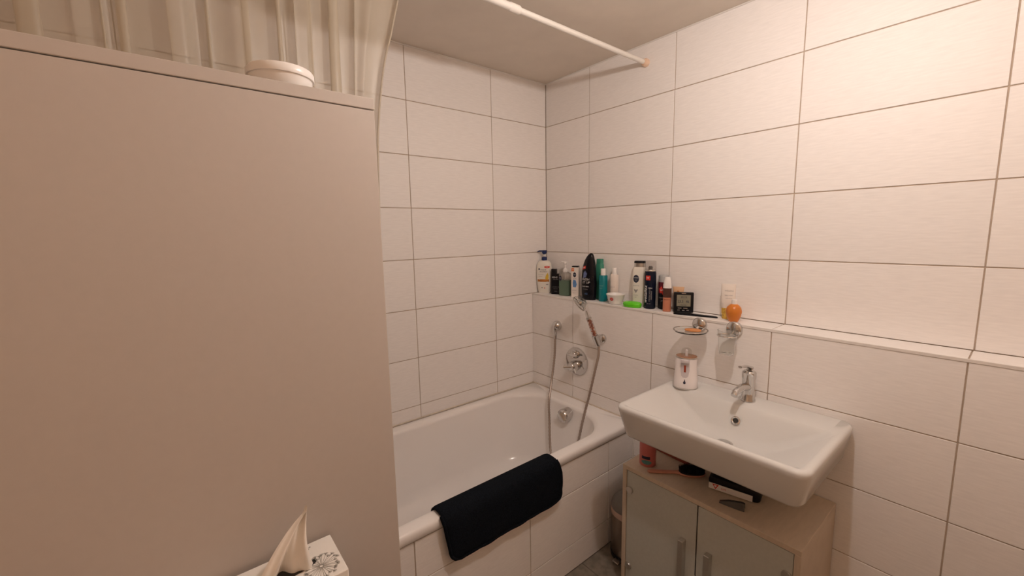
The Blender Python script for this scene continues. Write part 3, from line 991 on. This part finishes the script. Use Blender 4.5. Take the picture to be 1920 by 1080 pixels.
lettering(o, 'shoulders', .0125, INK, .0, .134, f1)
decal(o, 'logo_dot', oval(-.027, .149, .005, .0055, 14), INK, f1)
decal(o, 'red_badge', oval(.022, .162, .017, .007), RED, f1)
lettering(o, 'NEU', .007, WHITEINK, .022, .162, f1b)
decal(o, 'lemon_print', [(.010, .092), (.022, .082), (.030, .090), (.031, .110), (.026, .128), (.016, .112)], YELLOW, f1)
decal(o, 'brown_band', rectp(-.038, .034, .071, .087), BROWNINK, f1)
lettering(o, 'citrus fresh', .0075, GREYINK, -.016, .117, f1)
lettering(o, 'shampoo', .0065, GREYINK, -.018, .105, f1)
decal(o, 'print_dot', oval(-.010, .035, .004, .004, 12), GREYINK, f1)
decal(o, 'print_dot', oval(.006, .033, .0045, .0045, 12), mat('pale_red_ink', (.70, .36, .30), .5, noise=(20, .05, (1, 1, 1))), f1)
decal(o, 'print_leaf', oval(.022, .055, .008, .003, 12), GREYINK, f1)

# 2 black shower bottle
o = shelf_thing('black_shower_gel', 'small black bottle with a stepped cap and white print beside the pump shampoo', 'bottle', .128, -.046, 30)
pr2 = [(0, .026, .016), (.003, .0285, .018), (.100, .0285, .018), (.120, .0282, .0178), (.124, .027, .0165), (.1245, .02, .012)]
bottle(o, 'body', pr2, BLACK, 5, 40)
bottle(o, 'cap', [(.122, .0170, .0150), (.150, .0165, .0150), (.152, .0155, .0140)], BLACK, 5, 36, cx=-.011)
f2 = front(pr2, 5)
lettering(o, 'REINZ', .0125, WHITEINK, -.003, .102, f2)
lettering(o, 'FOR MEN', .0075, GREYINK, .003, .090, f2)
lettering(o, 'SHOWER GEL', .0065, GREYINK, .003, .044, f2)
lettering(o, 'body & hair', .006, GREYINK, .003, .034, f2)
lettering(o, '250 ml', .006, GREYINK, .003, .018, f2)

# 3 green hand soap pump
o = shelf_thing('green_soap_pump', 'clear square pump bottle half full of green liquid soap', 'bottle', .210, -.052, 12)
GREENL = mat('green_liquid', (.035, .17, .095), .15, spec=.5, noise=(10, .06, (1, 1, 1)))
CLEARP = mat('clear_bottle_wall', (.90, .86, .80), .1, trans=.9, ior=1.15, noise=(10, .01, (1, 1, 1)))
pr3 = [(0, .031, .019), (.003, .034, .022), (.12, .0335, .0215), (.130, .030, .019), (.137, .017, .015), (.141, .012, .012)]
bottle(o, 'bottle_wall', pr3, CLEARP, 6, 44)
bottle(o, 'liquid', [(.002, .031, .0195), (.004, .0332, .0212), (.092, .0328, .0208), (.0925, .031, .019)], GREENL, 6, 44)
bottle(o, 'pump_collar', [(.136, .0135, .0135), (.150, .0130, .0130), (.160, .008, .008), (.162, .005, .005)], WPLASTIC)
bottle(o, 'pump_stem', [(.160, .004, .004), (.186, .004, .004)], WPLASTIC, 2, 14)
bottle(o, 'dip_tube', [(.010, .002, .002), (.138, .002, .002)], WPLASTIC, 2, 10)
q_ = bottle(o, 'pump_head', [(.184, .006, .006), (.188, .011, .010), (.198, .011, .010), (.200, .008, .008)], WPLASTIC)
MB().tube([(-.006, 0, .195), (-.022, 0, .196), (-.030, 0, .190)], [.0045, .004, .003], 10).build('spout', WPLASTIC, q_)
sidef = lambda u, v: (-.0352, u, v)
decal(o, 'round_logo', [(u, v) for u, v in oval(0, .103, .012, .014)], INK, lambda u, v: (-.0349, -u, v))
lettering(o, 'NIVEA', .0055, WHITEINK, 0, .103, lambda u, v: (-.0354, -u, v))
decal(o, 'round_logo', oval(-.021, .103, .0105, .016), INK, front(pr3, 6, .0008))
lettering(o, 'NIVEA', .006, WHITEINK, -.021, .104, front(pr3, 6, .0014))

# 4 white carton
o = shelf_thing('cream_carton', 'narrow white cosmetics carton with a round dark logo', 'carton', .297, -.058, 26)
CART = mat('white_card', (.78, .72, .66), .55, noise=(14, .02, (1, 1, 1)))
MB().box(-.021, .021, -.017, .017, 0, .172, bev=.0008).build('carton', CART, o, smooth=False)
MB().box(-.0185, .0185, -.014, .014, .1705, .180, bev=.0008).build('dark_cap', BLACK, o, smooth=False)
f4, f4b = plane_front(.017), plane_front(.017, .0012)
decal(o, 'red_square', rectp(-.020, -.004, .150, .168), mat('orange_red_ink', (.66, .16, .03), .5, noise=(20, .05, (1, 1, 1))), f4)
lettering(o, '24', .011, WHITEINK, -.012, .159, f4b)
decal(o, 'round_logo', oval(-.001, .130, .0095, .014), INK, f4)
lettering(o, 'NIVEA', .0055, WHITEINK, -.001, .130, f4b)
decal(o, 'blue_print', [(-.010, .06), (.006, .058), (.012, .075), (.006, .098), (-.008, .102), (-.012, .085)], BLUEINK, f4)
lettering(o, 'SUN', .010, GREYINK, 0, .108, f4)
lettering(o, 'protect', .008, GREYINK, -.002, .042, f4)
lettering(o, '50 ml', .007, GREYINK, -.004, .026, f4)

# 5 big black shampoo
o = shelf_thing('black_shampoo', 'tall black shark-fin shaped shampoo bottle with red and silver print', 'bottle', .406, -.070, 16)
BLK2 = mat('glossy_black_plastic', (.006, .006, .009), .16, spec=.3, noise=(12, .05, (1, 1, 1)))
rr5 = []
pr5 = []
for z, l, r, b in ((0, -.032, .033, .020), (.004, -.035, .036, .022), (.04, -.038, .038, .024), (.09, -.039, .039, .025), (.13, -.0375, .0375, .0245), (.16, -.035, .0355, .0235), (.19, -.030, .033, .022), (.215, -.022, .029, .0195), (.235, -.012, .0255, .016), (.247, -.003, .022, .012), (.253, .004, .018, .008), (.2555, .009, .013, .003)):
    l, r = l * 1.1, r * 1.12
    rr5.append(sellipse((r - l) / 2, b, 2.3, z, 44, (r + l) / 2, 0))
    pr5.append((z, (r - l) / 2, b))
MB().loft(rr5).build('body', BLK2, o)
f5, f5b = front(pr5, 2.3), front(pr5, 2.3, .0013)
decal(o, 'red_label', [(-.030, .166), (-.010, .172), (-.008, .188), (-.024, .184)], RED, f5)
lettering(o, 'MEN', .007, WHITEINK, -.0185, .177, f5b)
decal(o, 'blue_flash', [(-.026, .118), (-.006, .126), (.0, .145), (-.012, .162), (-.022, .150)], mat('steel_blue_ink', (.10, .13, .26), .4, noise=(70, .5, (1, 1, 1))), f5)
SILVER = mat('silver_ink', (.62, .62, .60), .4, noise=(120, .25, (1, 1, 1)))
lettering(o, 'FRESH', .0165, SILVER, -.010, .113, f5b, shear=.2)
lettering(o, 'IT UP', .0185, SILVER, -.006, .096, f5b, shear=.2)
lettering(o, 'FOR MEN', .0095, WHITEINK, -.010, .074, f5)
lettering(o, 'shampoo', .008, GREYINK, -.010, .060, f5)
lettering(o, 'ICE', .012, BLUEINK, -.006, .034, f5)

# 6 green bottle behind
o = shelf_thing('green_bottle', 'slim translucent green bottle behind the black fin-shaped bottle', 'bottle', .442, -.022, 0)
GRB = mat('green_plastic', (.05, .27, .19), .25, noise=(10, .05, (1, 1, 1)))
bottle(o, 'body', [(0, .018, .013), (.003, .0205, .0155), (.19, .0205, .0155), (.198, .018, .013)], GRB, 3.5)
bottle(o, 'cap', [(.197, .0185, .0140), (.221, .0180, .0135), (.223, .016, .012)], GRB, 3.5)

# 7 teal and 8 white flasks
for (nm, lb, x, y, m_, h_) in (('teal_flask', 'teal bottle with a white cap on the shelf', .492, -.056, mat('teal_plastic', (.0, .20, .235), .3, noise=(12, .04, (1, 1, 1))), .139),
                               ('white_flask', 'plain white bottle with a white cap behind the small bowl', .543, -.027, mat('milky_plastic', (.78, .70, .64), .35, noise=(12, .02, (1, 1, 1))), .144)):
    o = shelf_thing(nm, lb, 'bottle', x, y, 22)
    p7 = [(0, .020, .020), (.003, .0225, .0225), (h_ - .004, .0225, .0225), (h_, .020, .020), (h_ + .001, .012, .012)]
    bottle(o, 'body', p7, m_)
    bottle(o, 'cap', [(h_, .0130, .0130), (h_ + .034, .0125, .0125), (h_ + .0355, .0115, .0115)], WPLASTIC)
    f7 = front(p7)
    if nm == 'teal_flask':
        lettering(o, 'shower', .009, mat('pale_teal_ink', (.25, .45, .46), .5, noise=(20, .05, (1, 1, 1))), -.006, .085, f7)
        lettering(o, 'fresh', .009, MATS['pale_teal_ink'], -.006, .072, f7)
    else:
        lettering(o, 'body milk', .007, GREYINK, -.004, .080, f7)

# 9 small bowl
o = shelf_thing('small_bowl', 'small white bowl with a red round logo on the shelf', 'bowl', .596, -.084, 24)
pb = [(.026, 0), (.030, .002), (.034, .010), (.0455, .046), (.0475, .049), (.0478, .052), (.0465, .053), (.0435, .047), (.032, .012), (.026, .006), (1e-4, .005)]
MB().lathe(pb, 40).build('bowl', WPLASTIC, o)
fb = front([(.002, .030, .030), (.010, .034, .034), (.046, .0455, .0455)], 2, .001)
decal(o, 'red_logo', oval(-.012, .030, .0095, .0085), RED, fb)
lettering(o, 'LIND', .005, WHITEINK, -.012, .030, front([(.002, .030, .030), (.010, .034, .034), (.046, .0455, .0455)], 2, .0018))

# 10 white shower gel
o = shelf_thing('white_shower_gel', 'white shower gel bottle with a grey flip cap and round logo', 'bottle', .708, -.043, 20)
p10 = [(0, .027, .018), (.003, .030, .021), (.10, .0335, .0225), (.17, .0335, .0225), (.186, .0315, .021), (.194, .028, .019)]
bottle(o, 'body', p10, WSH, 2.8, 44)
bottle(o, 'cap', [(.193, .0270, .0180), (.214, .0268, .0178)], STEEL, 2.8, 40)
bottle(o, 'cap_top', [(.2135, .0275, .0185), (.222, .0272, .0182), (.2245, .025, .016)], BLACK, 2.8, 40)
f10, f10b = front(p10, 2.8), front(p10, 2.8, .0013)
decal(o, 'round_logo', oval(-.012, .137, .0145, .0195), INK, f10)
lettering(o, 'NIVEA', .0085, WHITEINK, -.012, .142, f10b)
lettering(o, 'MEN', .0055, GREYINK, -.012, .130, f10b)
lettering(o, 'SENSITIVE', .0075, GREYINK, -.012, .103, f10)
decal(o, 'leaf_print', [(-.012, .066), (-.004, .078), (-.002, .086), (-.012, .082), (-.022, .086), (-.020, .078)], GREYINK, f10)
lettering(o, 'shower', .008, GREYINK, -.012, .056, f10)
lettering(o, '2in1', .007, GREYINK, -.012, .046, f10)

# 11 green lid
o = shelf_thing('green_soap_box', 'bright green oval soap box in front of the white shower gel', 'soap box', .706, -.098, 10)
LIME = mat('lime_plastic', (.12, .62, .02), .25, noise=(12, .04, (1, 1, 1)))
bottle(o, 'base', [(0, .040, .020), (.003, .045, .0240), (.012, .046, .0250)], LIME, 2.4, 44)
bottle(o, 'lid', [(.0115, .047, .0258), (.017, .047, .0258), (.023, .044, .0235), (.027, .034, .017), (.0285, .015, .008)], LIME, 2.4, 44)

# 12 hair spray
o = shelf_thing('hair_spray', 'dark blue hairspray can with a clear cap, standing on the shelf', 'spray can', .781, -.064, 16)
DKB = mat('dark_blue_can', (.004, .008, .022), .2, spec=.3, noise=(12, .05, (1, 1, 1)))
p12 = [(0, .0255, .0255), (.003, .027, .027), (.170, .027, .027), (.177, .0255, .0255), (.182, .0245, .0245)]
bottle(o, 'can_body', p12, DKB)
bottle(o, 'rim', [(.180, .0262, .0262), (.184, .0268, .0268), (.187, .0255, .0255)], STEEL)
bottle(o, 'nozzle', [(.186, .010, .010), (.199, .010, .010), (.204, .007, .007)], BLACK)
capw = MB().lathe([(.0262, .186), (.0258, .226), (.024, .229), (1e-4, .2292), (1e-4, .2278), (.0232, .2276), (.0246, .225), (.0250, .186)], 36, cap0=False, cap1=False)
capw.build('clear_cap', SHELL, o)
f12, f12b = front(p12), front(p12, eps=.0013)
decal(o, 'red_square', rectp(-.014, .008, .138, .160), RED, f12)
lettering(o, 'W', .012, WHITEINK, -.003, .149, f12b)
lettering(o, 'wellaflex', .024, WHITEINK, -.014, .070, f12, vertical=True, shear=.2)
lettering(o, 'MEN', .0085, WHITEINK, .008, .100, f12)
lettering(o, 'STRONG HOLD', .0085, GREYINK, .006, .066, f12, vertical=True)
lettering(o, 'HAIRSPRAY', .0085, GREYINK, .014, .066, f12, vertical=True)
lettering(o, '250 ml', .006, GREYINK, .002, .026, f12)

# 13 second spray behind
o = shelf_thing('wine_red_spray', 'wine red and black styling spray with a grey cap behind the small pump bottle', 'spray can', .832, -.030, 16)
WINE = mat('wine_red_can', (.11, .006, .018), .3, noise=(12, .05, (1, 1, 1)))
p13 = [(0, .022, .022), (.003, .0245, .0245), (.075, .0245, .0245)]
bottle(o, 'can_body', p13, BLACK)
bottle(o, 'upper_body', [(.075, .0245, .0245), (.125, .0245, .0245), (.130, .023, .023)], WINE)
bottle(o, 'cap', [(.129, .0238, .0238), (.158, .0235, .0235), (.161, .021, .021)], mat('grey_cap', (.40, .40, .40), .35, noise=(12, .03, (1, 1, 1))))
f13 = front([(0, .0245, .0245), (.13, .0245, .0245)])
decal(o, 'red_emblem', [(-.016, .098), (-.004, .110), (.012, .100), (.014, .082), (.004, .070), (-.010, .080)], RED, f13)
lettering(o, 'taft', .012, WHITEINK, -.001, .092, front([(0, .0245, .0245), (.13, .0245, .0245)], eps=.0013))
lettering(o, 'POWER', .0085, GREYINK, 0, .055, f13)
lettering(o, 'gel', .0085, GREYINK, 0, .042, f13)

# 14 small make-up pump bottle
o = shelf_thing('makeup_bottle', 'small rose-brown makeup bottle with a clear white cap', 'bottle', .880, -.078, 24)
ROSE = mat('rose_liquid', (.50, .19, .11), .25, noise=(12, .05, (1, 1, 1)))
DBR = mat('dark_brown_label', (.07, .03, .022), .4, noise=(30, .2, (1, 1, 1)))
p14 = [(0, .016, .014), (.002, .018, .016), (.066, .018, .016), (.068, .017, .015)]
bottle(o, 'body', p14, ROSE, 3)
bottle(o, 'dark_label', [(.066, .0182, .0162), (.110, .0182, .0162)], DBR, 3)
bottle(o, 'clear_shoulder', [(.109, .0183, .0163), (.128, .0180, .0160)], WPLASTIC, 3)
bottle(o, 'cap', [(.127, .0172, .0155), (.140, .0165, .0150), (.155, .0125, .0115), (.159, .011, .010)], WPLASTIC, 2.4)
f14 = front(p14, 3)
lettering(o, 'BEAUTY', .007, DBR, 0, .056, f14)

# 15 cream tube
o = shelf_thing('cream_tube', 'pale orange cream tube with brown print behind the black thermometer', 'tube', .906, -.028, 18)
PEACH = mat('peach_plastic', (.72, .46, .28), .4, noise=(12, .03, (1, 1, 1)))
p15 = [(.0, .0165, .0165), (.016, .0165, .0165), (.018, .018, .018), (.06, .020, .013), (.1, .0245, .004), (.112, .026, .0012)]
bottle(o, 'cap', [(0, .0150, .0150), (.001, .0158, .0158), (.017, .0158, .0158)], WPLASTIC)
bottle(o, 'body', p15[2:], PEACH, 2, 36)
f15 = front(p15[2:], 2, .0008)
decal(o, 'ring_print', oval(.0, .088, .0065, .0065, 16), MATS['brown_band'], f15)
lettering(o, 'BB', .014, INK, .003, .064, f15)
lettering(o, 'cream', .009, MATS['brown_band'], -.002, .050, f15)

# 16 thermometer
o = shelf_thing('digital_thermometer', 'black digital thermometer with a grey display on the shelf', 'thermometer', .948, -.056, 32)
MB().box(-.042, .042, -.010, .008, .002, .094, bev=.004, seg=2).build('housing', BLACK, o)
MB().box(-.036, .020, .004, .030, .0, .006, bev=.002).build('stand_foot', BLACK, o)
MB().box(-.034, .034, -.006, .012, .0, .004, bev=.001).build('base', BLACK, o)
LCD = mat('lcd_grey', (.26, .25, .19), .25, noise=(20, .04, (1, 1, 1)))
MB().box(-.029, .029, -.0108, -.0098, .030, .082, bev=.0002).build('display', LCD, o, smooth=False)
f16 = plane_front(.0108)
lettering(o, '23.5', .018, INK, -.013, .052, f16, sx=.8)
lettering(o, '46', .018, INK, .016, .052, f16, sx=.8)
lettering(o, '20:15', .012, INK, .0, .072, f16)
lettering(o, 'MAX MIN', .006, INK, .0, .036, f16)
MB().box(-.009, .009, -.0106, -.0098, .0875, .0905).build('badge', STEEL, o, smooth=False)
for u, v, a in ((-.016, .022, .008), (.008, .022, .009), (-.020, .013, .005), (0, .012, .005), (.018, .013, .005)):
    MB().box(u - a, u + a, -.0112, -.0098, v - .0016, v + .0016, bev=.0004).build('button', STEEL, o, smooth=False)

# 17 black comb
o = shelf_thing('black_comb', 'black flat comb lying along the shelf edge', 'comb', 1.024, -.090, math.degrees(math.atan2(.018, .165)) + 8)
MB().loft([[(x, -w_, 0), (x, w_, 0), (x, w_, h_), (x, -w_, h_)] for x, w_, h_ in ((-.092, .005, .007), (-.086, .009, .010), (-.03, .008, .009), (.080, .0065, .007), (.088, .004, .005))]).build('spine', BLACK, o, smooth=False)
for i in range(44):
    MB().box(-.084 + i * .0021, -.084 + i * .0021 + .0011, .007, .022, .001, .0045).build('tooth', BLACK, o, smooth=False)

# 18 white tube on a golden cap at the right
o = shelf_thing('white_tube', 'white cosmetic tube standing on a golden cap at the end of the row', 'tube', 1.138, -.045, 20)
GOLD = mat('golden_cap', (.78, .50, .10), .25, metal=.6, noise=(160, .35, (1, 1, 1)))
p18 = [(.046, .0240, .0190), (.050, .0265, .0200), (.10, .0270, .0130), (.135, .0275, .0040), (.146, .0275, .0012)]
bottle(o, 'body', p18, CART, 2.2, 40)
bottle(o, 'cap', [(0, .0200, .0175), (.002, .0215, .0185), (.020, .0215, .0185), (.024, .0235, .0190), (.046, .0240, .0190), (.048, .022, .018)], GOLD, 2.2, 40)
f18 = front(p18, 2.2, .0012)
lettering(o, 'WELEDA', .0085, GREYINK, .003, .118, f18)
lettering(o, 'baby cream', .0065, GREYINK, .003, .100, f18)
lettering(o, 'calendula', .0065, GREYINK, .003, .088, f18)
# 19 orange round bottle at the right
o = shelf_thing('orange_bottle', 'round orange bottle in front of the white tube', 'bottle', 1.180, -.085, 0)
ORG = mat('orange_plastic', (.62, .20, .03), .3, noise=(12, .05, (1, 1, 1)))
bottle(o, 'body', [(0, .016, .015), (.004, .019, .018), (.02, .026, .025), (.042, .0300, .028), (.058, .026, .025), (.068, .017, .016), (.072, .010, .010)], ORG)
bottle(o, 'cap', [(.071, .0105, .0105), (.088, .010, .010), (.090, .008, .008)], WPLASTIC)
